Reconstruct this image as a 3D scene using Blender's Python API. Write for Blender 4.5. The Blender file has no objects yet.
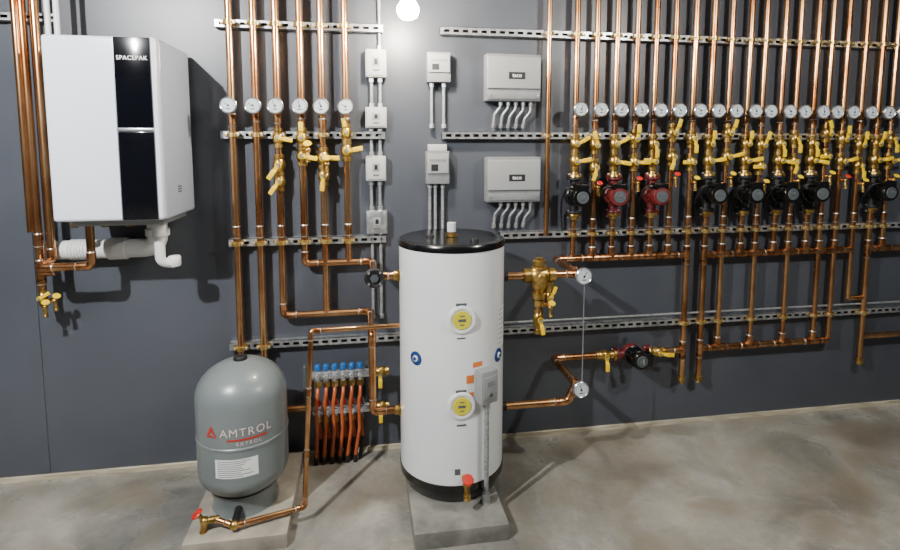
import bpy, bmesh, math, random
from mathutils import Vector, Matrix
random.seed(7)
scene = bpy.context.scene
COL = scene.collection

# ------------------------------------------------------------------ camera
F, YC, H, D = 540.0, 198.0, 1.70, 2.91
PSI, TH = math.radians(9.17), math.atan(53/540)
fw = Vector((math.sin(PSI)*math.cos(TH), math.cos(PSI)*math.cos(TH), -math.sin(TH)))
rt = Vector((math.cos(PSI), -math.sin(PSI), 0))
up = rt.cross(fw)
CAM = Vector((0, -D, H))
def ray(px, py): return fw + rt*((px-450)/F) + up*((YC-py)/F)
def P(px, py, off=0.0):
    """survey: point measured in the photo lying on the plane 'off' metres in front of the wall"""
    d = ray(px, py); t = (D-off)/d.y
    return CAM + d*t
def X(px, py, off=0.0): return P(px, py, off).x
def Z(px, py, off=0.0): return P(px, py, off).z
cd = bpy.data.cameras.new("camera"); cam = bpy.data.objects.new("camera", cd); COL.objects.link(cam)
cd.sensor_width = 36; cd.lens = 36*F/900; cd.shift_y = -(275-YC)/900; cd.clip_start = .05
cam.location = CAM
cam.rotation_euler = Matrix((rt, up, -fw)).transposed().to_euler()
scene.camera = cam

# ------------------------------------------------------------------ materials
def lin(h):
    h = h.lstrip('#'); o = []
    for i in (0, 2, 4):
        c = int(h[i:i+2], 16)/255
        o.append(c/12.92 if c <= .04045 else ((c+.055)/1.055)**2.4)
    return (*o, 1)
def mat(name, c1, c2=None, metal=0, rough=.5, scale=20, bump=0, bscale=200, coat=0, emit=None, es=0, rr=None, detail=3, stretch=None):
    m = bpy.data.materials.new(name); m.use_nodes = True
    nt = m.node_tree; b = nt.nodes['Principled BSDF']
    b.inputs['Base Color'].default_value = lin(c1)
    b.inputs['Metallic'].default_value = metal; b.inputs['Roughness'].default_value = rough
    b.inputs['Coat Weight'].default_value = coat
    if emit:
        b.inputs['Emission Color'].default_value = lin(emit); b.inputs['Emission Strength'].default_value = es
    g = nt.nodes.new('ShaderNodeNewGeometry')
    src = g.outputs['Position']
    if stretch:
        mp = nt.nodes.new('ShaderNodeMapping'); mp.inputs['Scale'].default_value = stretch
        nt.links.new(src, mp.inputs[0]); src = mp.outputs[0]
    n = nt.nodes.new('ShaderNodeTexNoise'); n.inputs['Scale'].default_value = scale; n.inputs['Detail'].default_value = detail
    nt.links.new(src, n.inputs['Vector'])
    if c2:
        r = nt.nodes.new('ShaderNodeValToRGB')
        r.color_ramp.elements[0].position = .35; r.color_ramp.elements[1].position = .68
        r.color_ramp.elements[0].color = lin(c1); r.color_ramp.elements[1].color = lin(c2)
        nt.links.new(n.outputs['Fac'], r.inputs[0]); nt.links.new(r.outputs[0], b.inputs['Base Color'])
    if rr:
        mr = nt.nodes.new('ShaderNodeMapRange'); mr.inputs[3].default_value = rr[0]; mr.inputs[4].default_value = rr[1]
        nt.links.new(n.outputs['Fac'], mr.inputs[0]); nt.links.new(mr.outputs[0], b.inputs['Roughness'])
    if bump:
        n2 = nt.nodes.new('ShaderNodeTexNoise'); n2.inputs['Scale'].default_value = bscale
        nt.links.new(g.outputs['Position'], n2.inputs['Vector'])
        bp = nt.nodes.new('ShaderNodeBump'); bp.inputs['Strength'].default_value = bump; bp.inputs['Distance'].default_value = .002
        nt.links.new(n2.outputs['Fac'], bp.inputs['Height']); nt.links.new(bp.outputs[0], b.inputs['Normal'])
    return m
M = {}
M['copper'] = mat('copper', '#9a6238', '#e8b682', metal=.97, rough=.25, scale=9, rr=(.34, .14), stretch=(1, 1, .45), detail=6)
M['copperdark'] = mat('copper_fitting', '#9c653c', '#e2aa78', metal=.97, rough=.26, scale=30)
M['brass'] = mat('brass', '#94743a', '#d6b46a', metal=.92, rough=.3, scale=30)
M['clamp'] = mat('clamp_brass', '#b08a42', '#e6cb84', metal=.85, rough=.33, scale=40)
M['solder'] = mat('solder', '#8f8578', '#e0d6ca', metal=.8, rough=.3)
M['yellow'] = mat('yellow_vinyl', '#e6bc00', '#efca00', rough=.42)
M['galv'] = mat('galvanised_steel', '#a9adb0', '#d8dbdd', metal=.8, rough=.33, scale=40)
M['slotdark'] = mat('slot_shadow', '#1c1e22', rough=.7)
M['conduit'] = mat('conduit_grey', '#8f9496', '#b3b7b8', metal=.5, rough=.42, scale=60)
M['white'] = mat('white_enamel', '#d9e0ec', rough=.22, coat=.5)
M['white_shaded'] = mat('white_enamel_shaded', '#a6afbf', rough=.3, coat=.3)  # white enamel darkened, side shade of the boiler shell painted into the colour
M['tankwhite'] = mat('tank_white', '#eceeee', '#e2e5e8', rough=.26, scale=2, coat=.4)
M['pvc'] = mat('white_plastic', '#d6d8d8', rough=.4)
M['black'] = mat('black_plastic', '#08090a', rough=.22, coat=.3)
M['panel'] = mat('black_glass', '#05060c', rough=.1, coat=.4)
M['rubber'] = mat('black_rubber', '#0e0f10', rough=.55)
M['sleeve'] = mat('tube_sleeve', '#2a1a14', rough=.5)
M['red'] = mat('red_cast', '#4c1214', '#6a1e20', rough=.42, scale=30)
M['redv'] = mat('red_vinyl', '#c22418', rough=.4)
M['orange'] = mat('orange_pex', '#a84c26', '#c26438', rough=.35)
M['blue'] = mat('blue_plastic', '#1f5c9e', rough=.35)
M['bluedark'] = mat('blue_cap', '#1c3f7c', rough=.35)
M['grey'] = mat('tank_grey', '#666e6f', '#6f7778', rough=.33, scale=3, coat=.25)
M['greydk'] = mat('grey_dark', '#454b4e', rough=.5)
M['box'] = mat('control_grey', '#75787a', '#7f8284', rough=.45)
M['boxlt'] = mat('control_light', '#909394', rough=.45)
M['boxwh'] = mat('box_white', '#b4b6b4', rough=.45)
M['dark'] = mat('label_dark', '#1a1c20', rough=.5)
M['label'] = mat('label_white', '#e4e6e4', rough=.5)
M['face'] = mat('gauge_face', '#c9d2d8', rough=.3, coat=.4)
M['steel'] = mat('stainless', '#b8bcc0', '#d6d9dc', metal=.9, rough=.25)
M['txtred'] = mat('lettering_red', '#b52a1c', rough=.5)
M['txtpale'] = mat('lettering_pale', '#dcc8c2', rough=.5)
M['txtwhite'] = mat('lettering_white', '#ffffff', rough=.6)
M['txtgrey'] = mat('lettering_grey', '#54585c', rough=.5)
M['ylab'] = mat('yellow_label', '#d2c62c', rough=.5)
M['orlab'] = mat('orange_label', '#dd7a34', rough=.5)
M['paver'] = mat('paver_concrete', '#65645f', '#8d8b82', rough=.85, scale=9, bump=.4, bscale=120, detail=8)
M['slab'] = mat('slab_concrete', '#7d776c', '#a39c8e', rough=.85, scale=7, bump=.4, bscale=120, detail=8)
M['wood'] = mat('sill_wood', '#9a917c', '#c8bfa8', rough=.8, scale=6, stretch=(1, 8, 8))
M['bulb'] = mat('bulb_glass', '#ffffff', emit='#fff1dc', es=800)
M['wall'] = mat('wall_paint', '#43474f', '#4c5058', rough=.34, scale=1.6, bump=.1, bscale=60, detail=6, rr=(.3, .42))
M['ceil'] = mat('ceiling_paint', '#8a8c8e', rough=.8)
# concrete floor
def floor_mat():
    m = bpy.data.materials.new('concrete_floor'); m.use_nodes = True
    nt = m.node_tree; b = nt.nodes['Principled BSDF']; L = nt.links.new
    g = nt.nodes.new('ShaderNodeNewGeometry')
    n1 = nt.nodes.new('ShaderNodeTexNoise'); n1.inputs['Scale'].default_value = 1.6; n1.inputs['Detail'].default_value = 8; n1.inputs['Roughness'].default_value = .62; n1.inputs['Distortion'].default_value = .6
    n2 = nt.nodes.new('ShaderNodeTexNoise'); n2.inputs['Scale'].default_value = 30; n2.inputs['Detail'].default_value = 6; n2.inputs['Roughness'].default_value = .6
    n3 = nt.nodes.new('ShaderNodeTexNoise'); n3.inputs['Scale'].default_value = 2.2; n3.inputs['Detail'].default_value = 8; n3.inputs['Distortion'].default_value = 1
    for n in (n1, n2, n3): L(g.outputs['Position'], n.inputs['Vector'])
    r = nt.nodes.new('ShaderNodeValToRGB'); r.color_ramp.elements[0].position = .34; r.color_ramp.elements[1].position = .66
    r.color_ramp.elements[0].color = lin('#62625d'); r.color_ramp.elements[1].color = lin('#a3a097')
    L(n1.outputs['Fac'], r.inputs[0])
    r2 = nt.nodes.new('ShaderNodeValToRGB'); r2.color_ramp.elements[0].position = .3; r2.color_ramp.elements[1].position = .62
    r2.color_ramp.elements[0].color = (.72, .72, .72, 1); r2.color_ramp.elements[1].color = (1.0, 1.0, 1.0, 1)
    L(n2.outputs['Fac'], r2.inputs[0])
    mx = nt.nodes.new('ShaderNodeMix'); mx.data_type = 'RGBA'; mx.blend_type = 'MULTIPLY'; mx.inputs[0].default_value = .65
    L(r.outputs[0], mx.inputs[6]); L(r2.outputs[0], mx.inputs[7])
    r3 = nt.nodes.new('ShaderNodeValToRGB'); r3.color_ramp.elements[0].position = .47; r3.color_ramp.elements[1].position = .63
    r3.color_ramp.elements[0].color = (0, 0, 0, 1); r3.color_ramp.elements[1].color = (.5, .5, .5, 1)
    L(n3.outputs['Fac'], r3.inputs[0])
    mx2 = nt.nodes.new('ShaderNodeMix'); mx2.data_type = 'RGBA'
    L(r3.outputs[0], mx2.inputs[0]); L(mx.outputs[2], mx2.inputs[6]); mx2.inputs[7].default_value = lin('#736753')
    L(mx2.outputs[2], b.inputs['Base Color'])
    mr = nt.nodes.new('ShaderNodeMapRange'); mr.inputs[3].default_value = .16; mr.inputs[4].default_value = .4
    L(n3.outputs['Fac'], mr.inputs[0]); L(mr.outputs[0], b.inputs['Roughness'])
    bp = nt.nodes.new('ShaderNodeBump'); bp.inputs['Strength'].default_value = .2; bp.inputs['Distance'].default_value = .003
    L(n2.outputs['Fac'], bp.inputs['Height']); L(bp.outputs[0], b.inputs['Normal'])
    return m
M['floor'] = floor_mat()

# ------------------------------------------------------------------ mesh builder
def V(*a): return Vector(a)
def frame(ax):
    ax = ax.normalized()
    h = V(0, 0, 1) if abs(ax.z) < .9 else V(1, 0, 0)
    u = ax.cross(h).normalized(); return u, ax.cross(u).normalized()
class MB:
    def __init__(s): s.bm = bmesh.new(); s.mats = []
    def mi(s, k):
        if k not in s.mats: s.mats.append(k)
        return s.mats.index(k)
    def face(s, vs, k, smooth=True):
        try: f = s.bm.faces.new(vs)
        except ValueError: return
        f.material_index = s.mi(k); f.smooth = smooth
    def rings(s, rs, k, closed=False):
        n = len(rs)
        for i in range(n if closed else n-1):
            a, b = rs[i], rs[(i+1) % n]
            if len(a) == 1 and len(b) == 1: continue
            m = max(len(a), len(b))
            for j in range(m):
                j2 = (j+1) % m
                if len(a) == 1: s.face((a[0], b[j], b[j2]), k)
                elif len(b) == 1: s.face((a[j], b[0], a[j2]), k)
                else: s.face((a[j], b[j], b[j2], a[j2]), k)
    def lathe(s, o, ax, prof, k, seg=20):
        o = Vector(o); ax = Vector(ax).normalized(); u, w = frame(ax); rs = []
        for r, h in prof:
            c = o+ax*h
            if r <= 1e-6: rs.append([s.bm.verts.new(c)])
            else: rs.append([s.bm.verts.new(c+u*(r*math.cos(2*math.pi*j/seg))+w*(r*math.sin(2*math.pi*j/seg))) for j in range(seg)])
        s.rings(rs, k)
    def cyl(s, a, b, r, k, seg=14, r2=None, bev=0):
        a = Vector(a); b = Vector(b); L = (b-a).length; r2 = r if r2 is None else r2
        if L < 1e-6: return
        if bev: pr = [(0, 0), (r-bev, 0), (r, bev), (r2, L-bev), (r2-bev, L), (0, L)]
        else: pr = [(0, 0), (r, 0), (r2, L), (0, L)]
        s.lathe(a, b-a, pr, k, seg)
    def tube(s, pts, r, k, fil=None, seg=12, closed=False, caps=True):
        pts = [Vector(p) for p in pts]; fil = 1.8*r if fil is None else fil
        out = []; n = len(pts)
        for i, p in enumerate(pts):
            if (i == 0 or i == n-1) and not closed: out.append(p); continue
            a = pts[i-1]-p; b = pts[(i+1) % n]-p
            la, lb = a.length, b.length; a = a/la; b = b/lb
            ang = math.acos(max(-1, min(1, a.dot(b))))
            if ang > math.radians(176) or fil <= 0: out.append(p); continue
            t = min(fil/math.tan(ang/2), la*.48, lb*.48); R = t*math.tan(ang/2)
            c = p+(a+b).normalized()*(R/math.sin(ang/2))
            s0 = p+a*t-c; s1 = p+b*t-c; tot = s0.angle(s1); ns = 6
            for q in range(ns+1):
                f = q/ns
                out.append(c+(s0*math.sin((1-f)*tot)+s1*math.sin(f*tot))/math.sin(tot))
        rs = []; pu = None; m = len(out)
        for i, p in enumerate(out):
            if closed: t = out[(i+1) % m]-out[i-1]
            else: t = out[min(i+1, m-1)]-out[max(i-1, 0)]
            t.normalize()
            if pu is None: u, w = frame(t)
            else:
                u = pu-t*pu.dot(t); u.normalize(); w = t.cross(u)
            pu = u
            rs.append([s.bm.verts.new(p+u*(r*math.cos(2*math.pi*j/seg))+w*(r*math.sin(2*math.pi*j/seg))) for j in range(seg)])
        s.rings(rs, k, closed)
        if caps and not closed:
            s.face(list(reversed(rs[0])), k, False); s.face(rs[-1], k, False)
    def box(s, c, sz, k, bev=0, rot=None, seg=2):
        t = bmesh.new(); bmesh.ops.create_cube(t, size=1)
        for v in t.verts: v.co = Vector((v.co.x*sz[0], v.co.y*sz[1], v.co.z*sz[2]))
        if bev: bmesh.ops.bevel(t, geom=t.edges[:], offset=bev, segments=seg, affect='EDGES', profile=.6)
        mp = {}
        for v in t.verts:
            co = v.co.copy()
            if rot: co = rot @ co
            mp[v] = s.bm.verts.new(co+Vector(c))
        for f in t.faces: s.face([mp[v] for v in f.verts], k, bool(bev))
        t.free()
    def sphere(s, c, r, k, seg=16, sc=(1, 1, 1)):
        c = Vector(c); rs = []
        for i in range(seg//2+1):
            a = math.pi*i/(seg//2); rr = math.sin(a)*r; z = math.cos(a)*r
            if rr < 1e-6: rs.append([s.bm.verts.new(c+V(0, 0, z*sc[2]))])
            else: rs.append([s.bm.verts.new(c+V(rr*math.cos(2*math.pi*j/seg)*sc[0], rr*math.sin(2*math.pi*j/seg)*sc[1], z*sc[2])) for j in range(seg)])
        s.rings(rs, k)
    def patch(s, c, r, p0, p1, z0, z1, k, n=10):
        prev = None
        for i in range(n+1):
            a = math.radians(p0+(p1-p0)*i/n)
            x, y = c[0]+r*math.sin(a), c[1]-r*math.cos(a)
            cur = (s.bm.verts.new((x, y, z0)), s.bm.verts.new((x, y, z1)))
            if prev: s.face((prev[0], cur[0], cur[1], prev[1]), k)
            prev = cur
    def text(s, body, size, fn, k, bold=0, space=1):
        cu = bpy.data.curves.new('t', 'FONT'); cu.body = body; cu.size = size; cu.align_x = 'CENTER'; cu.align_y = 'CENTER'; cu.offset = bold; cu.resolution_u = 3; cu.space_character = space
        ob = bpy.data.objects.new('t', cu); COL.objects.link(ob)
        bpy.context.view_layer.update()
        me = bpy.data.meshes.new_from_object(ob.evaluated_get(bpy.context.evaluated_depsgraph_get()))
        vs = [s.bm.verts.new(fn(v.co.x, v.co.y)) for v in me.vertices]
        for p in me.polygons: s.face([vs[i] for i in p.vertices], k, False)
        bpy.data.objects.remove(ob); bpy.data.meshes.remove(me)
    def obj(s, name, parent=None, label=None, cat=None, group=None, kind=None, link=True, keep=False, fixn=True):
        if fixn: bmesh.ops.recalc_face_normals(s.bm, faces=s.bm.faces[:])
        me = bpy.data.meshes.new(name)
        vs = s.bm.verts
        lo = Vector([min(v.co[i] for v in vs) for i in range(3)]); hi = Vector([max(v.co[i] for v in vs) for i in range(3)])
        o = V(0, 0, 0) if keep else V((lo.x+hi.x)/2, (lo.y+hi.y)/2, lo.z)
        for v in vs: v.co -= o
        s.bm.to_mesh(me); s.bm.free()
        for k in s.mats: me.materials.append(M[k])
        me.set_sharp_from_angle(angle=math.radians(38))
        ob = bpy.data.objects.new(name, me)
        if link: COL.objects.link(ob)
        if parent: ob.parent = parent; ob.location = o-wloc(parent)
        else: ob.location = o
        setp(ob, label, cat, group, kind); return ob
def wloc(o):
    l = o.location.copy(); p = o.parent
    while p: l += p.location; p = p.parent
    return l
def setp(ob, label=None, cat=None, group=None, kind=None):
    if label: ob['label'] = label
    if cat: ob['category'] = cat
    if group: ob['group'] = group
    if kind: ob['kind'] = kind
TEMPL = []
def place(kit, loc, rot=(0, 0, 0), sc=1, label=None, cat=None, group=None, parent=None, crot=None):
    root, kids = kit
    n = root.copy(); COL.objects.link(n); mp = {root: n}
    n.location = Vector(loc)-(wloc(parent) if parent else V(0, 0, 0)); n.rotation_euler = rot; n.scale = (sc,)*3 if not hasattr(sc, '__len__') else sc
    if parent: n.parent = parent
    setp(n, label, cat, group)
    for k in kids:
        c = k.copy(); COL.objects.link(c); c.parent = mp[k.parent]; mp[k] = c
        if crot and k.name.split('.')[0] in crot: c.rotation_euler = crot[k.name.split('.')[0]]
    return n
def kit(root, *kids): TEMPL.extend([root, *kids]); return (root, kids)

# ------------------------------------------------------------------ room
def slab(name, c, sz, k, bev=0, kind='structure', label=None, cat=None):
    b = MB(); b.box(c, sz, k, bev); return b.obj(name, kind=kind, label=label, cat=cat)
CE = 2.85
slab('wall_back', (1, .05, CE/2), (11, .1, CE), 'wall', label='dark slate blue painted wall behind the equipment', cat='wall')
slab('floor', (1, -3, -.05), (11, 6.2, .1), 'floor', label='mottled grey concrete floor', cat='floor')
slab('ceiling', (1, -3, CE+.05), (11, 6.2, .1), 'ceil', label='plain grey ceiling', cat='ceiling')
slab('baseboard_back', (1, -.008, .012), (11, .016, .024), 'wood', label='thin pale wood sill strip along the wall foot', cat='trim')
slab('trim_1', (X(20, 120), -.003, CE/2+.01), (.035, .006, CE-.05), 'wall', label='painted joint batten on the wall', cat='trim')

# ------------------------------------------------------------------ kits
def clamp_kit():
    b = MB()
    b.lathe((0, 0, -.011), (0, 0, 1), [(.0185, 0), (.024, 0), (.024, .022), (.0185, .022), (.0185, 0)], 'clamp', 14)
    b.box((.028, -.004, 0), (.014, .02, .02), 'clamp', .002)
    b.box((-.028, -.004, 0), (.014, .02, .02), 'clamp', .002)
    b.cyl((.028, -.012, 0), (.028, -.022, 0), .006, 'galv', 6)
    b.cyl((-.028, -.012, 0), (-.028, -.022, 0), .006, 'galv', 6)
    return kit(b.obj('pipe_clamp', link=False, keep=True))
CLAMP = clamp_kit()
def gauge_kit(face='face', r=.04):
    b = MB(); root = None
    b.lathe((0, 0, 0), (0, -1, 0), [(0, 0), (r*.9, 0), (r, .004), (r, .018), (r*.9, .022), (r*.82, .019), (0, .019)], 'steel', 24)
    b.cyl((0, .002, 0), (0, .055, 0), .008, 'brass', 10)
    b.cyl((0, .03, 0), (0, .045, 0), .013, 'brass', 6)
    root = b.obj('thermometer_gauge', link=False, keep=True)
    f = MB(); f.lathe((0, -.0195, 0), (0, -1, 0), [(0, .0006), (r*.82, .0006), (r*.82, 0)], face, 24)
    for i in range(11):
        a = math.radians(-130+26*i)
        f.box((math.sin(a)*r*.66, -.0205, math.cos(a)*r*.66), (.0016, .0006, r*.18), 'dark', rot=Matrix.Rotation(a, 3, 'Y'))
    f.box((0, -.0203, -r*.42), (r*.5, .0006, r*.14), 'txtgrey')
    fo = f.obj('dial_face', root, link=False, keep=True); fo.location = (0, 0, 0)
    n = MB(); n.box((0, -.0215, r*.2), (.0028, .0008, r*.8), 'dark'); n.cyl((0, -.0205, 0), (0, -.0235, 0), .005, 'dark', 8)
    no = n.obj('needle', root, link=False, keep=True); no.location = (0, 0, 0)
    return kit(root, fo, no)
GAUGE = gauge_kit()
def gauge(loc, label, sc=1):
    return place(GAUGE, loc, sc=sc, label=label, cat='gauge', group='thermometer gauges', crot={'needle': (0, math.radians(random.uniform(-70, 40)), 0)})
def valve_kit(name='ball_valve', hk='yellow'):
    b = MB()
    b.lathe((0, 0, -.05), (0, 0, 1), [(.0175, 0), (.024, .001), (.024, .018), (.0195, .021), (.026, .031), (.03, .05), (.026, .069), (.0195, .079), (.024, .082), (.024, .099), (.0175, .1)], 'brass', 10)
    b.cyl((0, -.018, 0), (0, -.043, 0), .012, 'brass', 8)
    b.cyl((0, -.043, 0), (0, -.05, 0), .008, 'galv', 6)
    root = b.obj(name, link=False, keep=True)
    l = MB()
    l.cyl((0, -.038, 0), (0, -.042, 0), .015, hk, 12)
    l.box((0, -.042, .016), (.018, .004, .024), hk, .0015)
    l.box((0, -.05, .053), (.022, .009, .046), hk, .004)
    l.box((0, -.046, .031), (.018, .004, .016), hk, .0012, rot=Matrix.Rotation(.5, 3, 'X'))
    lo = l.obj('lever_handle', root, link=False, keep=True); lo.location = (0, 0, 0)
    return kit(root, lo)
VALVE = valve_kit()
def bibb_kit(name, hk):
    b = MB()
    b.cyl((0, .02, 0), (0, -.03, 0), .012, 'brass', 10)
    b.sphere((0, -.03, 0), .017, 'brass', 12)
    b.cyl((0, -.03, 0), (0, -.036, -.045), .011, 'brass', 10)
    b.lathe((0, -.036, -.04), (0, -.1, -1), [(.009, 0), (.014, 0), (.014, .006), (.0125, .008), (.014, .011), (.0125, .014), (.0135, .02), (.009, .02)], 'brass', 12)
    b.cyl((0, -.03, 0), (0, -.05, .028), .008, 'brass', 8)
    root = b.obj(name, link=False, keep=True)
    h = MB()
    ax = V(0, -.02, .028).normalized()
    h.lathe(V(0, -.052, .03), ax, [(0, 0), (.02, 0), (.023, .004), (.02, .008), (.007, .006), (0, .009)], hk, 8)
    ho = h.obj('handwheel', root, link=False, keep=True); ho.location = (0, 0, 0)
    return kit(root, ho)
BIBBR = bibb_kit('drain_valve', 'redv'); BIBBY = bibb_kit('drain_valve', 'yellow')
def pump_kit(mk, bk, cable=True):
    b = MB()
    b.lathe((0, .03, 0), (0, -1, 0), [(0, 0), (.035, 0), (.052, .012), (.056, .03), (.05, .05), (.045, .055)], bk, 20)
    for s in (1, -1):
        b.cyl((0, 0, s*.035), (0, 0, s*.09), .024, bk, 14)
        b.lathe((0, 0, s*.082), (0, 0, s), [(0, 0), (.036, 0), (.038, .003), (.038, .011), (.036, .014), (0, .014)], bk, 16)
        b.lathe((0, 0, s*.097), (0, 0, s), [(0, 0), (.034, 0), (.036, .003), (.034, .013), (.024, .016), (.022, .03), (0, .03)], 'brass', 16)
        for q in (1, -1):
            b.cyl((q*.03, 0, s*.078), (q*.03, 0, s*.118), .006, 'galv', 6)
            b.box((q*.03, 0, s*.096), (.02, .03, .03), bk, .004)
    root = b.obj('circulator_pump', link=False, keep=True)
    m = MB()
    m.lathe((0, -.022, 0), (0, -1, 0), [(0, 0), (.052, 0), (.054, .006), (.048, .01), (.047, .05), (.05, .055), (.05, .09), (.044, .1), (.02, .102), (.0, .102)], mk, 24)
    for i in range(12):
        a = math.pi*2*i/12
        m.box((math.cos(a)*.05, -.052, math.sin(a)*.05), (.004, .036, .01), mk, rot=Matrix.Rotation(-a, 3, 'Y'))
    mo = m.obj('motor', root, link=False, keep=True); mo.location = (0, 0, 0)
    t = MB(); t.box((0, -.085, .048), (.07, .07, .042), 'black', .008); t.cyl((-.035, -.085, .05), (-.055, -.085, .05), .008, 'black', 8)
    to = t.obj('terminal_box', root, link=False, keep=True); to.location = (0, 0, 0)
    n = MB(); n.lathe((0, -.1245, 0), (0, -1, 0), [(0, .002), (.03, .002), (.032, 0)], 'greydk', 20)
    n.box((0, -.1275, .006), (.03, .001, .01), 'steel'); n.box((0, -.1275, -.01), (.022, .001, .004), 'steel')
    no = n.obj('nameplate', root, link=False, keep=True); no.location = (0, 0, 0)
    ks = [mo, to, no]
    if cable:
        c = MB(); c.tube([(-.05, -.085, .05), (-.075, -.08, .045), (-.08, -.03, -.02), (-.06, .03, -.09), (-.05, .035, -.2)], .005, 'rubber', fil=.04, seg=8)
        co = c.obj('power_cable', root, link=False, keep=True); co.location = (0, 0, 0); ks.append(co)
    return kit(root, *ks)
PUMPB = pump_kit('black', 'rubber'); PUMPR = pump_kit('red', 'red'); PUMPX = pump_kit('black', 'red', False)

# ------------------------------------------------------------------ pipework
def collar(b, p, d, r, k='copperdark', L=None):
    L = L or 1.3*r; d = Vector(d).normalized()
    b.lathe(Vector(p)-d*L/2, d, [(r, -.0015), (r*1.13, 0), (r*1.13, L), (r, L+.0015)], k, 14)
    b.lathe(Vector(p)+d*(L/2), d, [(r*1.11, 0), (r*1.05, .004), (r, .006)], 'solder', 14)
    b.lathe(Vector(p)-d*(L/2), -d, [(r*1.11, 0), (r*1.05, .004), (r, .006)], 'solder', 14)
def pipe(pts, r, name='copper_pipe', label=None, couplings=(), tees=(), fil=None, mk='copper', collars=True, group=None, cat='pipe'):
    b = MB(); pts = [Vector(p) for p in pts]
    b.tube(pts, r, mk, fil=fil or r*1.7, seg=14)
    if collars:
        for i in range(1, len(pts)-1):
            a = (pts[i-1]-pts[i]).normalized(); c = (pts[i+1]-pts[i]).normalized()
            if a.dot(c) < -.98: continue
            b.tube([pts[i]+a*r*2.4, pts[i], pts[i]+c*r*2.4], r*1.12, 'copperdark', fil=r*1.7, seg=14)
            for d in (a, c): collar(b, pts[i]+d*r*2.8, d, r)
    for p, d in couplings: collar(b, p, d, r, L=r*3)
    for p, main, br in tees:
        main = Vector(main).normalized(); br = Vector(br).normalized(); p = Vector(p)
        b.cyl(p-main*r*2.4, p+main*r*2.4, r*1.13, 'copperdark', 14); b.cyl(p, p+br*r*2.6, r*1.12, 'copperdark', 14)
        for s in (1, -1): collar(b, p+main*s*r*2.4, main, r)
        collar(b, p+br*r*2.6, br, r)
    return b.obj(name, label=label or 'bright copper water pipe with soldered fittings', cat=cat, group=group)

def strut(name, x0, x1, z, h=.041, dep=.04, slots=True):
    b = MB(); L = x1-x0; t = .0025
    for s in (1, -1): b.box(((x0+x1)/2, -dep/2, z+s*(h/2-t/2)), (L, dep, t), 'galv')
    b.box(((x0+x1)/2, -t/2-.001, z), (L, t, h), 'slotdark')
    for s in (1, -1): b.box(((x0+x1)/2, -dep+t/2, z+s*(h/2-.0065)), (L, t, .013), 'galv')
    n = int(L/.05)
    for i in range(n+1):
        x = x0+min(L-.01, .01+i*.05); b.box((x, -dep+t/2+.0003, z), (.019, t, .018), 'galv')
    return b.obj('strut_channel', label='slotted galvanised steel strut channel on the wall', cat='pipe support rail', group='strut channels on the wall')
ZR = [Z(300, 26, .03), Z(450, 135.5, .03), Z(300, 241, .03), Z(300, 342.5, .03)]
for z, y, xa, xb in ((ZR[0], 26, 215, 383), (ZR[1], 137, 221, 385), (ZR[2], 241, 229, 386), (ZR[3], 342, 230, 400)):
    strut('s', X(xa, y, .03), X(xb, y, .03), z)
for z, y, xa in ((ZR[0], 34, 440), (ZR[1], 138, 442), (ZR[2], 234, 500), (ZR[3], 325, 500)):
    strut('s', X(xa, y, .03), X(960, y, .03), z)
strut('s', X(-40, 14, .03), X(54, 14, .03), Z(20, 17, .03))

RL, RR = .0175, .0155
def offp(r): return .043+r
ZG = Z(345, 107, .1)
up3 = V(0, 0, 1); rx = V(1, 0, 0)
def vpipe(px, py, r, zbot, ztop=CE, label=None, gauge_=True, rails=(0, 1, 2), extra=None, group=None, tees=(), cap=False):
    o = offp(r); x = X(px, py, o)
    pts = [V(x, -o, ztop), V(x, -o, zbot)]
    if extra: pts += extra(x, o)
    ob = pipe(pts, r, label=label or 'vertical copper pipe clamped to the strut rails', group=group,
              couplings=[(V(x, -o, ZR[1]+.07+random.uniform(-.02, .05)), V(0, 0, 1)), (V(x, -o, ZR[2]+.06), V(0, 0, 1))] if zbot < ZR[2] else (),
              tees=[(V(x, -o, z), up3, rx*s) for z, s in tees])
    for i in rails: place(CLAMP, (x, -o, ZR[i]), sc=r/.0175, parent=ob)
    if gauge_:
        gauge((x, -o-r-.04, ZG), 'round white-faced thermometer gauge on a copper pipe')
    if cap:
        b = MB(); b.lathe((x, -o, zbot-.03), up3, [(0, 0), (.012, 0), (.014, .004), (.014, .014), (.023, .016), (.023, .045), (.019, .047)], 'brass', 12)
        b.obj('end_cap', ob, 'brass drain cap at the pipe foot')
    return x
gl = 'vertical copper pipes beside the boiler'
LEV = lambda a: {'lever_handle': (0, math.radians(a), 0)}
def valve(x, o, z, a, sc=1, label=None, rot=(0, 0, 0)):
    return place(VALVE, (x, -o, z), rot=rot, sc=sc, label=label or 'brass ball valve with yellow lever handle', cat='valve', group='brass ball valves', crot=LEV(a))

HO = .40
zA = Z(388, 276, HO)
zman = Z(340, 408, .09)
x1 = vpipe(230, 60, RL, zman, group=gl, rails=(0, 1, 2, 3), extra=lambda x, o: [V(X(312, 410, o), -o, zman)])
x2 = vpipe(254, 60, RL, Z(262, 395, .06), group=gl, rails=(0, 1, 2, 3))
zB = Z(330, 313, .06)
xB = X(372, 340, HO-.02)
def exB(x, o):
    return [V(xB, -o, zB), V(xB, -HO, zB), V(xB, -HO, Z(380, 411, HO)), V(X(405, 411, HO), -HO, Z(380, 411, HO))]
x3 = vpipe(276, 60, RL, zB, group=gl, extra=exB)
xA = X(373, 268, .06)
x4 = vpipe(300, 60, RL, zA, group=gl, extra=lambda x, o: [V(xA, -o, zA), V(xA, -HO, zA), V(X(405, 276, HO), -HO, zA)])
x5 = vpipe(321, 60, RL, zB, group=gl)
x6 = vpipe(345, 60, RL, zA, group=gl)
o = offp(RL)
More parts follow.
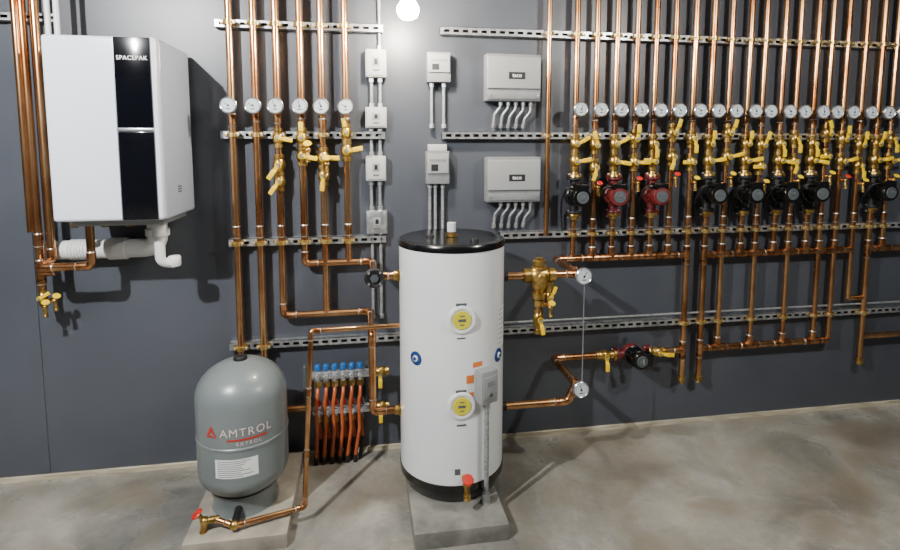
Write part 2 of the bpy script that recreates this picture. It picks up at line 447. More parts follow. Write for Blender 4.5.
for (x, py, a, s) in ((x3, 138, 100, 1), (x3, 165, 215, 1.1), (x4, 138, 0, 1.05), (x4, 156, 100, 1.05), (x5, 158, 90, 1.1), (x5, 176, 185, 1), (x6, 133, -10, 1), (x6, 151, 80, 1.1), (x3, 181, 215, 1)):
    valve(x, o, Z(320, py, .08), a, s)
place(BIBBY, (x4+.03, -o, Z(320, 150, .08)), label='small brass drain valve with yellow handle', cat='valve', group='small drain valves')
place(BIBBY, (x5+.02, -o-.02, Z(320, 164, .08)), label='small brass drain valve with yellow handle', cat='valve', group='small drain valves')
# dark flange at A elbow
b = MB(); b.lathe((xA, -HO-.015, zA), (0, -1, 0), [(0, 0), (.04, 0), (.047, .006), (.047, .018), (.04, .024), (.03, .02), (0, .02)], 'rubber', 24)
b.cyl((xA, -HO+.01, zA), (xA, -HO-.02, zA), .02, 'brass', 12)
for i in range(4):
    a = math.radians(45+90*i); q = V(xA+math.cos(a)*.037, -HO-.036, zA+math.sin(a)*.037); b.cyl(q, q-V(0, .008, 0), .006, 'galv', 6)
ga = b.obj('pipe_flange', label='black bolted pipe flange at the copper elbow', cat='pipe fitting')
b = MB(); b.cyl((xA, -HO-.034, zA), (xA, -HO-.044, zA), .02, 'greydk', 6); b.obj('centre_plug', ga)

# right bank
PX = [(549, 60), (577, 60), (597, 60), (617, 60), (637, 60), (656, 60), (675, 60), (695, 60), (713, 60), (731, 60), (750, 60), (765, 60), (784, 60), (799, 60), (817, 60), (831, 60), (847, 60), (865, 60), (882, 60), (896, 60)]
PUMPS = {1: 'b', 3: 'r', 5: 'r', 8: 'b', 10: 'b', 12: 'b', 14: 'b', 18: 'b'}
zH1 = Z(620, 257, .06); zH2 = Z(780, 252, .06); zL = Z(780, 343, .06)
zH3 = Z(885, 248, .06); zF = Z(620, 354, .06)
ZP = Z(717, 194, .1)
gr = 'vertical copper pipes of the zone bank'
orr = offp(RR); XR = []
lowdown = {9, 11, 13, 15}
for i, (px, py) in enumerate(PX):
    kw = {}
    if i == 0: zb = ZR[2]-.0
    elif i == 7: zb = Z(686, 378, .06); kw = dict(tees=[(zH1, -1), (zF, -1)], cap=True)
    elif i < 7: zb = zH1
    elif i == 8: zb = Z(702, 377, .06); kw = dict(tees=[(zH2, 1), (zL, 1)], cap=True)
    elif i <= 16: zb = zL if i in lowdown or i == 16 else zH2
    elif i == 17: zb = Z(850, 298, .06)
    elif i == 18: zb = Z(864, 360, .06); kw = dict(tees=[(zH3, 1)], cap=True)
    else: zb = zH3
    rails = (0, 1, 2, 3) if zb < ZR[3] else (0, 1, 2)
    if i == 0: rails = (0, 1)
    r_ = .0172 if i in (7, 8, 18) else RR
    x = vpipe(px, py, r_ if i else .014, zb, group=gr, gauge_=i > 0, rails=rails, **kw)
    XR.append(x)
zz = lambda py: Z(700, py, .08)
for i, x in enumerate(XR):
    if i == 0: continue
    if i in PUMPS:
        place(PUMPR if PUMPS[i] == 'r' else PUMPB, (x, -orr-.004, ZP), rot=(0, 0, random.uniform(-.2, -.02)), sc=1.05,
              label='red cast circulator pump with black terminal box' if PUMPS[i] == 'r' else 'black circulator pump mounted on a copper riser', cat='pump', group='circulator pumps')
        valve(x, orr, zz(161), random.choice([80, 100, -85]), 1.05)
        valve(x, orr, zz(144), random.choice([0, 10, 180, 60]), 1)
    else:
        k = (i*7) % 3
        valve(x, orr, zz(133+k*6), random.choice([0, -20, 15, 180]), 1.05)
        valve(x, orr, zz(157+k*5), random.choice([90, 180, 200, 75, -90]), 1)
        place(BIBBY if i % 2 else BIBBR, (x+.012, -orr-.01, zz(178+k*4)), sc=.8, label='small brass drain valve with coloured handle', cat='valve', group='small drain valves')

# headers
xh0 = X(555, 258, orr); xh1 = XR[7]
Rh = .019
h = pipe([V(X(497, 272, HO), -HO, zH1), V(xh0, -HO, zH1), V(xh0, -orr, zH1), V(xh1, -orr, zH1)], Rh,
     label='copper supply header looping from the water heater', cat='pipe',
     tees=[(V(XR[i], -orr, zH1), rx, up3) for i in range(2, 7)])
xF = X(553, 357, orr); zFl = Z(530, 404, HO)
pipe([V(xh1, -orr, zF), V(xF, -orr, zF), V(xF, -HO, zF), V(xF-.045, -HO, zFl), V(X(497, 405, HO), -HO, zFl)], Rh,
     label='copper return pipe looping back to the water heater', cat='pipe')
gauge((xh0, -HO-.045, zH1), 'round white-faced thermometer at the pipe elbow', 1.05)
gauge((xF, -HO-.045, zF), 'round white-faced thermometer at the pipe elbow', 1.05)
oq = orr
pipe([V(XR[8], -oq, zH2), V(XR[17], -oq, zH2)], Rh, label='copper header above the lower manifold pipe', cat='pipe',
     tees=[(V(XR[i], -oq, zH2), rx, up3) for i in range(9, 17)])
pipe([V(XR[8], -oq, zL), V(XR[16]+.0, -oq, zL)], Rh, label='lower horizontal copper manifold pipe', cat='pipe',
     tees=[(V(XR[i], -oq, zL), rx, up3) for i in (9, 11, 13, 15)])
pipe([V(XR[18], -orr, zH3), V(X(960, 246, orr), -orr, zH3)], Rh, label='copper header running out along the wall', cat='pipe',
     tees=[(V(XR[i], -orr, zH3), rx, up3) for i in (19,)])
pipe([V(XR[18], -orr, Z(864, 336, .06)), V(X(960, 332, orr), -orr, Z(864, 336, .06))], Rh, label='lower horizontal copper pipe along the wall', cat='pipe')
pipe([V(XR[17], -orr, Z(850, 298, .06)), V(XR[18], -orr, Z(850, 298, .06))], .0145, label='short copper branch between two risers', cat='pipe')

px_ = X(631, 358, orr)
place(PUMPX, (px_, -orr, zF), rot=(0, math.radians(90), 0), sc=1.05, label='black circulator pump with red housing on the return pipe', cat='pump', group='circulator pumps')
valve(X(604, 354, orr), orr, zF, 90, 1.05, rot=(0, math.radians(90), 0))
valve(X(657, 352, orr), orr, zF, 5, 1.05, rot=(0, math.radians(90), 0))
b = MB(); xc = X(584, 300, HO+.05)
b.tube([V(xc, -HO-.05, zH1-.035), V(xc, -HO-.05, zF+.035)], .003, 'steel', seg=6)
b.obj('capillary_tube', label='thin steel capillary tube beside the heater piping', cat='tube')

# brass mixing valve on heater outlet
xm = X(539, 266, HO)
b = MB()
b.lathe((xm-.08, -HO, zH1), rx, [(.02, 0), (.036, .002), (.036, .03), (.03, .034), (.046, .05), (.05, .08), (.046, .11), (.03, .124), (.036, .128), (.036, .158), (.02, .16)], 'brass', 12)
b.lathe((xm, -HO, zH1-.12), up3, [(.018, 0), (.034, .003), (.034, .034), (.026, .038), (.04, .065), (.047, .12), (.04, .16), (.028, .167), (.034, .171), (.034, .193), (.02, .197), (.02, .207), (.0, .209)], 'brass', 12)
mv = b.obj('mixing_valve', label='cast brass mixing valve on the heater outlet', cat='valve')
b = MB(); b.lathe((xm, -HO-.046, zH1+.0), (0, -1, 0), [(0, 0), (.02, 0), (.02, .014), (.012, .018), (0, .018)], 'clamp', 6); b.obj('test_port', mv)
ze = Z(538, 332, HO)
b = MB()
b.tube([V(xm, -HO, zH1-.11), V(xm, -HO, ze)], .0145, 'copper', seg=12)
b.cyl((xm, -HO, zH1-.155), (xm, -HO, zH1-.125), .027, 'brass', 6)
b.cyl((xm, -HO, ze+.035), (xm, -HO, ze+.062), .025, 'brass', 6); b.cyl((xm, -HO, ze-.005), (xm, -HO, ze+.014), .02, 'brass', 10)
b.tube([V(xm, -HO, Z(538, 305, HO)), V(xm+.055, -HO, Z(538, 305, HO)), V(xm+.055, -HO, Z(553, 283, HO))], .0135, 'copperdark', seg=12)
b.cyl((xm+.055, -HO, Z(553, 292, HO)), (xm+.055, -HO, Z(553, 281, HO)), .024, 'brass', 8)
b.obj('tempering_pipe', label='short copper and brass drop pipe below the mixing valve', cat='pipe')
valve(xm, HO, Z(538, 318, HO), 170, .95)
valve(xm+.055, HO, Z(553, 296, HO), 20, .8)
place(BIBBY, (xm+.055, -HO, Z(550, 306, HO)), sc=.8, label='small brass drain valve with coloured handle', cat='valve', group='small drain valves')
b = MB(); zt = ZR[3]+.055
b.tube([V(X(505, 322, .06), -.05, zt), V(X(960, 300, .05), -.05, zt)], .006, 'conduit', seg=8)
b.obj('steel_conduit', label='thin grey conduit running along the lower strut rail', cat='conduit')

# ------------------------------------------------------------------ water heater
hc = V(X(451.5, 360, HO), -HO, 0); HR = .25; z0 = .075; z1 = 1.268
e = bpy.data.objects.new('water_heater', None); COL.objects.link(e); e.location = (hc.x, hc.y, z0)
setp(e, 'tall white cylindrical water heater standing on a concrete paver', 'water heater')
b = MB(); b.lathe((hc.x, hc.y, 0), up3, [(HR-.004, z0+.085), (HR, z0+.09), (HR, z1-.035), (HR-.004, z1-.03)], 'tankwhite', 64)
b.obj('tank_shell', e)
b = MB(); b.lathe((hc.x, hc.y, 0), up3, [(HR-.01, z1-.036), (HR+.003, z1-.034), (HR+.004, z1-.016), (HR-.002, z1-.005), (HR-.014, z1), (HR-.03, z1-.003), (0, z1-.003)], 'black', 64)
b.obj('top_cap', e, 'glossy black top cap')
b = MB(); b.lathe((hc.x, hc.y, 0), up3, [(0, z0), (HR-.03, z0), (HR-.02, z0+.01), (HR-.006, z0+.055), (HR+.003, z0+.06), (HR+.003, z0+.095), (HR-.004, z0+.098)], 'black', 64)
b.obj('base_ring', e, 'black base ring')
b = MB(); xx, yy = hc.x, hc.y
b.cyl((xx, yy, z1-.003), (xx, yy, z1+.05), .017, 'copper', 14); b.cyl((xx, yy, z1+.022), (xx, yy, z1+.065), .021, 'pvc', 14); b.cyl((xx, yy, z1), (xx, yy, z1+.012), .03, 'brass', 8)
b.obj('top_fitting', e, 'capped copper top fitting')
for dx, dy in ((.09, -.1), (-.1, .02)):
    b = MB(); b.lathe((xx+dx, yy+dy, z1-.003), up3, [(0, .008), (.018, .008), (.02, 0)], 'rubber', 14); b.obj('cap_plug', e)
def hpt(phi, py, px=460):
    a = math.radians(phi); n = V(math.sin(a), -math.cos(a), 0)
    off = HO+HR*math.cos(a); return V(xx, yy, 0)+n*HR+V(0, 0, Z(px, py, off)), n
for py in (320, 406):
    p, n = hpt(1, py)
    b = MB(); b.lathe(p-n*.006, n, [(.0, .0), (.062, .0), (.064, .008), (.06, .013), (.05, .014), (.047, .009), (0, .009)], 'label', 32)
    c = b.obj('element_cover', e, 'white round cover with a yellow centre label')
    b = MB(); b.lathe(p+n*.004, n, [(0, .006), (.04, .006), (.041, 0)], 'ylab', 28)
    b.box(p+n*.0105, (.034, .001, .012), 'txtgrey', rot=Matrix.Rotation(math.radians(1), 3, 'Z')); b.box(p+n*.0105+V(0, 0, -.02), (.02, .001, .005), 'txtgrey')
    b.box(p+n*.0105+V(0, 0, .02), (.022, .001, .005), 'txtgrey')
    c2 = b.obj('warning_label', c)
def hbox(phi0, phi1, py0, py1, k, name, lab, lines=0, lk='txtgrey'):
    a, _ = hpt((phi0+phi1)/2, py0, 490); c, _ = hpt((phi0+phi1)/2, py1, 490)
    b = MB(); b.patch((xx, yy), HR+.0008, phi0, phi1, c.z, a.z, k, 8)
    for i in range(lines):
        z = a.z-(i+.7)*(a.z-c.z)/(lines+.5)
        b.patch((xx, yy), HR+.0014, phi0+(phi1-phi0)*.12, phi1-(phi1-phi0)*random.uniform(.12, .35), z-.0015, z+.0015, lk, 6)
    return b.obj(name, e, lab, fixn=False)
hbox(-5, 6, 302, 305, 'txtgrey', 'printed_text', None); hbox(-4, 5, 336, 337.5, 'txtgrey', 'printed_text', None)
hbox(-5, 6, 388, 391, 'txtgrey', 'printed_text', None); hbox(-4, 6, 422, 424, 'txtgrey', 'printed_text', None)
hbox(48, 66, 306, 346, 'label', 'paper_label', 'white printed rating label', 8)
hbox(13, 24, 361, 366, 'orlab', 'paper_label', 'orange warning sticker'); hbox(6, 14, 391, 398, 'orlab', 'paper_label', 'orange warning sticker')
hbox(6, 14, 374, 382, 'orlab', 'paper_label', 'orange warning sticker'); hbox(-6, 0, 466, 472, 'txtgrey', 'printed_text', None)
for ph, py, px in ((-49, 358, 419), (50, 355, 495)):
    p, n = hpt(ph, py, px)
    b = MB(); b.lathe(p-n*.005, n, [(0, 0), (.032, 0), (.032, .008), (.022, .01), (.022, .008), (0, .008)], 'bluedark', 20); b.lathe(p+n*.003, n, [(0, .006), (.013, .006), (.015, 0)], 'label', 16); b.lathe(p+n*.008, n, [(0, .004), (.008, .004), (.009, 0)], 'bluedark', 16)
    b.obj('port_plug', e, 'blue plastic port plug')
for px, py in ((400, 276), (400, 411), (503, 271), (503, 405)):
    s = -1 if px < 450 else 1; z = {276: zA, 411: Z(380, 411, HO), 271: zH1, 405: zFl}[py]
    b = MB(); b.lathe((xx+s*(HR-.01), yy, z), (s, 0, 0), [(.0, 0), (.03, 0), (.03, .014), (.024, .018), (.024, .035), (.019, .037)], 'rubber' if s > 0 else 'brass', 14)
    b.obj('side_port', e)
PB = 25
p, n = hpt(PB, 383, 484); Rz = Matrix.Rotation(math.radians(PB), 3, 'Z')
b = MB(); b.box(p+n*.026, (.088, .055, .15), 'boxlt', .005, rot=Rz)
tb = b.obj('control_box', e, 'grey metal thermostat box')
b = MB(); b.box(p+n*.056, (.08, .005, .10), 'boxlt', .002, rot=Rz); b.box(p+n*.0595+V(0, 0, .02), (.04, .002, .022), 'box', rot=Rz); b.cyl(p+n*.058+V(0, 0, -.03), p+n*.066+V(0, 0, -.03), .008, 'greydk', 12)
b.obj('cover', tb)
b = MB(); q = p+n*.03+V(0, 0, -.075)
b.tube([q, V(q.x, q.y, .22), V(q.x+.0, q.y-.0, .098)], .011, 'conduit', seg=10, fil=.05); b.cyl(q, q-V(0, 0, .03), .016, 'galv', 8); b.cyl((q.x, q.y, .076), (q.x, q.y, .125), .018, 'galv', 8)
b.obj('steel_conduit', tb)
p, n = hpt(4, 477, 462)
d = place(BIBBR, p+n*.02, sc=1.15, parent=e, label='brass drain valve with red handle')
b = MB(); b.box((.395, -.435, .0375), (.41, .73, .075), 'paver', .006)
b.obj('concrete_paver', label='grey concrete paver under the water heater', cat='paver')
b = MB(); b.box((-.55, -.385, .0325), (.42, .62, .065), 'slab', .006)
b.obj('concrete_paver', label='tan-grey concrete slab under the expansion tank', cat='paver')

# ------------------------------------------------------------------ expansion tank
ec = V(-.562, -.42, 0); ER = .197; zb = .065
t0 = .125; t1 = .735
b = MB()
pr = [(0, t0)]
for i in range(1, 9):
    a = math.pi/2*i/8; pr.append((ER*math.sin(a), t0+.12*(1-math.cos(a))))
zc = t1-.15
pr += [(ER, t0+.125), (ER, .40), (ER+.003, .403), (ER+.003, .412), (ER, .415), (ER, zc)]
for i in range(1, 10):
    a = math.pi/2*i/9; pr.append((ER*math.cos(a), zc+.15*math.sin(a)))
pr[-1] = (0, t1)
b.lathe(ec, up3, pr, 'grey', 56)
et = b.obj('expansion_tank', label='grey steel expansion tank with domed top on a slab', cat='expansion tank')
b = MB(); b.lathe(ec, up3, [(.15, t0+.035), (.136, zb+.035), (.14, zb+.012), (.146, zb), (.136, zb), (.126, zb+.03), (.13, t0+.03)], 'grey', 40)
b.obj('base_stand', et, 'grey flared ring stand')
b = MB(); b.lathe(ec+V(0, 0, t1-.004), up3, [(0, .018), (.026, .018), (.03, .012), (.03, 0)], 'rubber', 16); b.obj('air_valve_cap', et, 'black air valve cap')
def wrap(phi_c, zc_, r=ER+.0022):
    def fn(x, y):
        a = math.radians(phi_c)+x/r
        return V(ec.x+r*math.sin(a), ec.y-r*math.cos(a), zc_+y)
    return fn
f0 = 13
zt_ = Z(237, 431, HO+ER)
b = MB(); b.text('AMTROL', .05, wrap(f0+3, zt_, ER+.004), 'txtpale', 0, 1.16)
b.obj('brand_lettering', et, 'pale brand lettering', fixn=False)
b = MB(); fn = wrap(f0-40, zt_+.0)
for pts in ([(-.03, -.022), (-.002, .03), (.006, .016), (-.014, -.014)], [(.0, .032), (.03, -.022), (.018, -.022), (-.002, .016)], [(-.018, -.014), (-.024, -.022), (.012, -.022), (.008, -.014)]):
    b.face([b.bm.verts.new(fn(x*.9, y*.95)) for x, y in pts], 'txtred', False)
b.obj('emblem', et, 'red triangular emblem', fixn=False)
b = MB()
b.patch((ec.x, ec.y), ER+.0015, f0-20, f0+28, zt_-.036, zt_-.028, 'txtred', 10)
b.text('EXTROL', .022, wrap(f0+6, zt_-.05), 'txtpale', 0, 1.4)
b.obj('model_lettering', et, 'small lettering under a red line', fixn=False)
zl = Z(230, 467, HO+ER)
b = MB(); b.patch((ec.x, ec.y), ER+.0012, f0-36, f0+16, zl-.042, zl+.042, 'label', 14)
for i in range(9):
    z = zl+.034-i*.0085; b.patch((ec.x, ec.y), ER+.0018, f0-33, f0-33+random.uniform(28, 46), z-.0016, z+.0012, 'txtgrey', 8)
b.obj('paper_label', et, 'white printed rating label', fixn=False)

pC = [P(404, 325, HO), P(311, 331, .47)]
pC2 = P(305, 512, .56); pC2.z = max(pC2.z, .085)
pe = P(216, 519, .62)
pipe([pC[0], pC[1], pC2, V(ec.x, -.65, .095), pe], .0112, label='narrow copper feed pipe from the heater to the expansion tank', cat='pipe',
     couplings=[(pC[1].lerp(pC2, .35), pC2-pC[1]), (pC[1].lerp(pC2, .7), pC2-pC[1])])
place(BIBBR, pe+V(-.01, 0, 0), rot=(0, 0, math.radians(-80)), sc=1.15, label='brass drain valve with red handle', cat='valve', group='small drain valves')
b = MB(); b.cyl((ec.x, -.65, .095), (ec.x, -.55, .11), .016, 'rubber', 10); b.sphere((ec.x, -.65, .097), .02, 'brass', 12)
b.obj('pipe_tee', label='dark tee fitting under the expansion tank', cat='pipe fitting')

# ------------------------------------------------------------------ radiant manifold
e2 = bpy.data.objects.new('radiant_manifold', None); COL.objects.link(e2)
mo = .10; zt2 = Z(340, 374, mo); xs = [X(q, 390, mo) for q in (318, 326.5, 335, 343.5, 352, 360.5)]
e2.location = (xs[2], -mo, zman-.2); setp(e2, 'floor heating manifold with blue knobs above orange tubing', 'manifold')
for z, k in ((zt2, 'steel'), (zman, 'steel')):
    b = MB(); b.cyl((xs[0]-.03, -mo, z), (X(372, 390, mo), -mo, z), .024, k, 8, bev=.003)
    for x in xs: b.cyl((x, -mo, z+.026), (x, -mo, z-.036), .016, 'galv', 8); b.cyl((x, -mo, z-.03), (x, -mo, z-.062), .0195, 'brass', 6); b.cyl((x, -mo-.015, z), (x, -mo-.032, z), .012, 'galv', 6)
    b.obj('manifold_bar', e2, 'polished steel manifold bar')
for x in xs:
    b = MB(); b.lathe((x, -mo-.0, zt2+.026), up3, [(0, 0), (.0125, 0), (.0165, .004), (.0165, .026), (.012, .032), (0, .032)], 'blue', 10); b.obj('balancing_knob', e2, 'blue plastic balancing knob')
for x in xs:
    b = MB(); b.lathe((x, -mo-.0, zman+.026), up3, [(0, 0), (.012, 0), (.012, .018), (.008, .03), (0, .032)], 'redv', 10); b.obj('flow_meter', e2, 'red flow meter')
for j, z in enumerate((zt2, zman)):
    for i, x in enumerate(xs):
        b = MB(); f_ = .03*(1-j); dx = .009*(j*2-1); sl = -.008-.003*i+.006*j
        if j == 0:
            b.tube([V(x, -mo, z-.055), V(x, -mo-f_, z-.09), V(x+dx, -mo-f_, z-.14), V(x+dx+.002, -mo-f_*.7, .2), V(x+dx+sl, -mo-.005, .04)], .0095, 'orange', seg=10, fil=.1)
            b.tube([V(x+dx+sl, -mo-.005, .045), V(x+dx+sl-.002, -mo-.0, 0)], .011, 'sleeve', seg=10)
        else:
            b.tube([V(x, -mo, z-.055), V(x+dx*.6, -mo+.01, z-.12), V(x+dx, -mo+.02, .13)], .009, 'orange', seg=10, fil=.08)
            b.tube([V(x+dx, -mo+.02, .135), V(x+dx+sl, -mo+.03, 0)], .0105, 'sleeve', seg=10)
        b.obj('floor_heating_tube', label='orange plastic floor heating tube with dark sleeve at the floor', cat='tube', group='floor heating tubes')
for px in (306, 368):
    b = MB(); b.box((X(px, 400, .03), -.03, (zt2+zman)/2), (.02, .06, zt2-zman+.06), 'greydk', .003); b.obj('bracket', e2)
for z in (zt2, zman):
    valve(X(380, 370, mo), mo, z, 90, .95, rot=(0, math.radians(90), 0), label='brass ball valve at the end of the manifold')

# ------------------------------------------------------------------ wall boxes
def wall_box(px, py0, py1, w, dep, k, name, label, cat, style=0):
    x = X(px, (py0+py1)/2, dep); zt = Z(px, py0, dep); zb = Z(px, py1, dep); h = zt-zb; zc = (zt+zb)/2
    b = MB(); b.box((x, -dep/2, zc), (w, dep, h), k, .006)
    ob = b.obj(name, label=label, cat=cat)
    c = MB()
    if style == 0:
        c.box((x, -dep-.003, zc), (w*.86, .006, h*.86), 'boxlt' if k == 'box' else k, .002)
        c.box((x, -dep-.0065, zc+h*.05), (w*.36, .003, h*.35), 'boxlt', .001); c.box((x, -dep-.0075, zc+h*.05), (w*.16, .003, h*.2), 'dark', .001); c.box((x, -dep-.0065, zc-h*.26), (w*.3, .002, h*.06), 'txtgrey')
    elif style == 1:
        c.box((x, -dep-.004, zc+h*.12), (w*.9, .008, h*.6), 'boxlt', .004)
        c.box((x, -dep-.0085, zc+h*.22), (w*.7, .002, h*.08), 'box'); c.box((x-w*.15, -dep-.0085, zc), (w*.3, .002, h*.2), 'dark')
    elif style == 2:
        c.box((x, -dep-.004, zc+h*.1), (w*.985, .008, h*.68), 'boxlt', .006, seg=3)
        c.box((x, -dep-.004, zc-h*.38), (w*.96, .006, h*.16), 'box', .003)
        c.box((x+w*.05, -dep-.0085, zc+h*.04), (w*.3, .001, h*.15), 'dark')
        c.text('taco', .03, lambda a, q: V(x+w*.05+a, -dep-.0095, zc+h*.045+q), 'txtwhite')
        for s in (1, -1): c.cyl((x+s*w*.44, -dep-.003, zc-h*.38), (x+s*w*.44, -dep-.01, zc-h*.38), .006, 'galv', 8)
    c.obj('cover', ob)
    return x, zt, zb, ob
def conduit(pts, r=.0085, label='grey electrical conduit on the wall', fil=.03):
    b = MB(); b.tube(pts, r, 'conduit', seg=10, fil=fil)
    for p, q in ((pts[0], pts[1]), (pts[-1], pts[-2])):
        d = (q-p).normalized(); b.cyl(p, p+d*.022, r*1.55, 'galv', 8)
    return b.obj('steel_conduit', label=label, cat='conduit', group='electrical conduits')
wb = wall_box(376, 49, 77, .108, .05, 'boxwh', 'switch_box', 'light grey electrical switch box on the wall', 'electrical box', 0)
wc = wall_box(376, 107, 128, .11, .05, 'boxwh', 'switch_box', 'light grey electrical outlet box on the wall', 'electrical box', 0)
wd = wall_box(376, 156, 181, .105, .05, 'boxwh', 'switch_box', 'light grey electrical switch box on the wall', 'electrical box', 0)
we = wall_box(377, 211, 234, .11, .05, 'galv', 'junction_box', 'galvanised junction box above the pipe elbow', 'electrical box', 0)
for dx in (-.025, .02):
    if dx > 0: conduit([V(wb[0]+dx, -.02, CE), V(wb[0]+dx, -.02, wb[1])])
    conduit([V(wb[0]+dx, -.02, wb[2]), V(wb[0]+dx, -.02, wc[1])])
    conduit([V(wc[0]+dx, -.02, wc[2]), V(wc[0]+dx, -.02, wd[1])])
    conduit([V(wd[0]+dx, -.02, wd[2]), V(wd[0]+dx, -.02, we[1])])
    conduit([V(we[0]+dx, -.02, we[2]), V(we[0]+dx, -.02, Z(377, 318, .02))])
wf = wall_box(439, 52, 82, .125, .06, 'box', 'relay_controller', 'grey relay controller box on the wall', 'control box', 1)
wg = wall_box(438, 151, 184, .125, .06, 'box', 'relay_controller', 'grey relay controller box on the wall', 'control box', 1)
b = MB(); b.box((wg[0], -.025, wg[1]+.018), (.1, .045, .035), 'boxwh', .004); b.obj('junction_box', label='small white junction box above the relay controller', cat='electrical box')
for dx in (-.035, .03):
    conduit([V(wf[0]+dx, -.025, wf[2]), V(wf[0]+dx, -.025, Z(440, 128, .025))])
for dx in (-.04, -.01, .03):
    conduit([V(wg[0]+dx, -.025, wg[2]), V(wg[0]+dx, -.025, Z(440, 238, .025))])
for y0, y1, yend in ((54, 101, 128), (157, 202, 227)):
    wz = wall_box(514, y0, y1, .30, .075, 'box', 'zone_controller', 'large grey zone relay controller with conduits below', 'control box', 2)
    for i in range(5):
        x = wz[0]-.065+i*.042
        conduit([V(x, -.045, wz[2]), V(x, -.045, wz[2]-.03-.006*i), V(x-.03, -.035, wz[2]-.07-.006*i), V(x-.034, -.022, Z(514, yend, .02))], .0075)

# ------------------------------------------------------------------ boiler
bo = .44
bx0 = X(48, 130, bo); bx1 = X(162, 130, bo); bz1 = Z(100, 35.5, bo); bz0 = Z(110, 221.5, bo)
bw = bx1-bx0; bh = bz1-bz0; bxc = (bx0+bx1)/2; bzc = (bz0+bz1)/2
b = MB(); b.box((bxc, -bo/2-.01, bzc), (bw, bo-.05, bh), 'white_shaded', .014, seg=3)
bl = b.obj('boiler', label='white wall-hung boiler with a black vertical front panel', cat='boiler')
b = MB(); b.box((bxc, -bo+.004, bzc), (bw-.006, .05, bh-.006), 'white', .018, seg=4); b.obj('front_cover', bl, 'glossy white front cover')
fx = X(118, 130, bo+.025); gx = X(154, 130, bo+.025); py_ = -bo-.0235
b = MB()
zsp = Z(137, 130, bo)
b.box(((fx+gx)/2, py_, (bz1-.006+zsp+.008)/2), (gx-fx, .009, bz1-zsp-.016), 'panel', .003)
b.box(((fx+gx)/2, py_, (bz0+.006+zsp-.008)/2), (gx-fx, .009, zsp-bz0-.016), 'panel', .003)
pn = b.obj('control_panel', bl, 'black glass control panel')
b = MB(); b.box(((fx+gx)/2, py_-.001, zsp), (gx-fx, .007, .012), 'steel', .002); b.box((fx-.002, py_+.001, bzc), (.004, .006, bh-.02), 'steel'); b.obj('trim_strip', bl, 'silver divider strip')
zt3 = Z(133, 59, bo)
b = MB(); b.text('SPACEPAK', .0245, lambda a, q: V((fx+gx)/2+a, py_-.0065, zt3+q), 'txtwhite', 0, 1.06); b.obj('brand_lettering', bl, 'white brand lettering', fixn=False)
b = MB()
for q in range(3): b.box((bx1+.0008, -.25, Z(175, 186, .25)-.012*q), (.001, .05, .006), 'txtgrey')
b.obj('rating_label', bl)
b = MB(); b.box((bxc+.0, -bo/2-.0, bz0-.012), (bw-.07, bo-.12, .03), 'boxlt', .004); b.obj('bottom_tray', bl)
for px in (75, 105, 130):
    b = MB(); x = X(px, 228, .25); b.cyl((x, -.25, bz0+.0), (x, -.25, bz0-.05), .013, 'brass', 10); b.cyl((x, -.25, bz0-.03), (x, -.25, bz0-.045), .018, 'brass', 6); b.obj('pipe_connection', bl)

vo = .06
zv = Z(100, 249, vo); xv = X(158, 240, vo); vr = .046
b = MB()
b.tube([V(xv, -vo, bz0+.03), V(xv, -vo, zv), V(X(46, 246, vo), -vo, zv)], vr, 'pvc', fil=.06, seg=20)
xr_ = X(80, 248, vo)
for i in range(6):
    b.lathe((xr_-.04+i*.013, -vo, zv), rx, [(vr, 0), (vr+.005, .003), (vr+.005, .007), (vr, .01)], 'pvc', 20)
b.lathe((X(110, 248, vo), -vo, zv), rx, [(vr, 0), (vr+.008, .001), (vr+.008, .08), (vr, .081)], 'pvc', 20)
b.lathe((xv, -vo, zv+.06), up3, [(vr, 0), (vr+.009, .001), (vr+.009, .035), (vr, .036)], 'pvc', 20)
b.obj('vent_pipe', label='white plastic vent pipe elbowed beneath the boiler', cat='pipe')
b = MB(); xk = X(160, 250, .3)
b.tube([V(xk, -.3, bz0-.0), V(xk, -.3, Z(164, 262, .3)), V(xk+.05, -.27, Z(166, 265, .3))], .022, 'pvc', fil=.03, seg=14)
b.cyl((xk, -.3, bz0-.03), (xk, -.3, bz0-.09), .03, 'pvc', 16); b.lathe((xk+.05, -.27, Z(166, 268, .3)), up3, [(0, 0), (.024, .002), (.028, .01), (.028, .045), (.024, .05), (0, .05)], 'pvc', 14)
b.obj('condensate_pipe', label='white plastic condensate pipe with trap under the boiler', cat='pipe')
RB = .018; lo = .13
xa = X(31, 140, lo); xb_ = X(43.5, 140, lo)
zq = Z(60, 267, .25)
q1 = pipe([V(xa, -lo, CE), V(xa, -lo, Z(43, 290, lo))], RB, label='tall copper riser beside the boiler', cat='pipe', couplings=[(V(xa, -lo, Z(38, 240, lo)), up3)], tees=[(V(xa, -lo, Z(42, 272, lo)), up3, rx)])
q2 = pipe([V(xb_, -lo, CE), V(xb_, -lo, zq), V(xb_, -.25, zq), V(X(92, 266, .25), -.25, zq), V(X(92, 266, .25), -.25, bz0-.02)], RB, label='copper pipe looping up into the boiler base', cat='pipe')
q3 = pipe([V(xa, -lo, Z(42, 272, lo)), V(xb_+.01, -lo, Z(42, 272, lo))], RB, label='short copper branch between the risers', cat='pipe', collars=False)
xb3 = X(24, 140, .14)
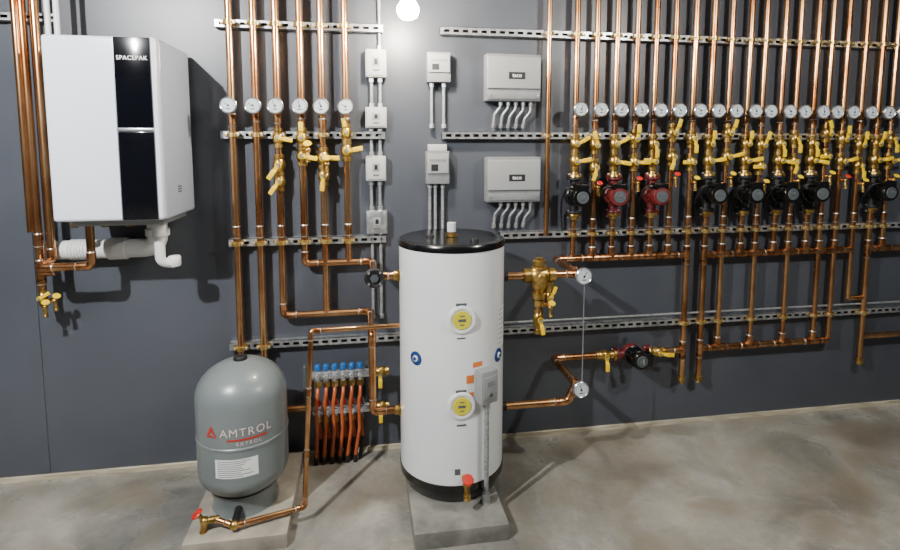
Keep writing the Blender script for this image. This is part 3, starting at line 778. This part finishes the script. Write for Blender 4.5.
pipe([V(xb3, -.14, CE), V(xb3, -.14, Z(40, 232, .14))], .015, label='tall copper riser close to the wall joint', cat='pipe')
valve(xa, lo, Z(43, 297, lo), 60, .75)
place(BIBBY, (xa, -lo-.0, Z(43, 306, lo)), sc=.8, rot=(0, 0, .7), label='small brass drain valve with yellow handle', cat='valve', group='small drain valves')
place(BIBBY, (xa+.04, -lo-.0, Z(54, 300, lo)), sc=.8, rot=(0, 0, .9), label='small brass drain valve with yellow handle', cat='valve', group='small drain valves')
for px in (47, 56):
    x = X(px, 10, .2); b = MB(); b.tube([V(x, -.2, CE), V(x, -.2, bz1-.02)], .012, 'pvc', seg=10); b.obj('cable_conduit', label='pale conduit dropping to the top of the boiler', cat='conduit')

# ------------------------------------------------------------------ bulb
bp = P(408, 9, .38)
b = MB(); b.lathe(bp+V(0, 0, -.05), up3, [(0, 0), (.022, .004), (.042, .018), (.05, .04), (.048, .06), (.034, .082), (.02, .096), (.016, .11)], 'bulb', 24)
lb = b.obj('light_bulb', label='glowing bare bulb hanging from the ceiling', cat='lamp')
b = MB(); b.cyl(bp+V(0, 0, .055), bp+V(0, 0, .12), .02, 'pvc', 14); b.obj('lamp_socket', lb)
b = MB(); b.cyl(bp+V(0, 0, .1), V(bp.x, bp.y, CE), .004, 'black', 8); b.obj('cord', lb)

# ------------------------------------------------------------------ lights
def light(name, loc, e_, size, col):
    ld = bpy.data.lights.new(name, 'POINT'); ld.energy = e_; ld.color = col; ld.shadow_soft_size = size
    ob = bpy.data.objects.new(name, ld); COL.objects.link(ob); ob.location = loc
    return ob
light('ceiling_lamp_a', (-1.5, -2.2, 2.8), 500, .02, (1, .99, .97))
light('ceiling_lamp_b', (2.1, -1.9, 2.6), 130, .03, (1, .97, .9))
w = bpy.data.worlds.new('world'); scene.world = w; w.use_nodes = True
w.node_tree.nodes['Background'].inputs[0].default_value = (.9, .94, 1, 1); w.node_tree.nodes['Background'].inputs[1].default_value = .08

for t in TEMPL: bpy.data.objects.remove(t)
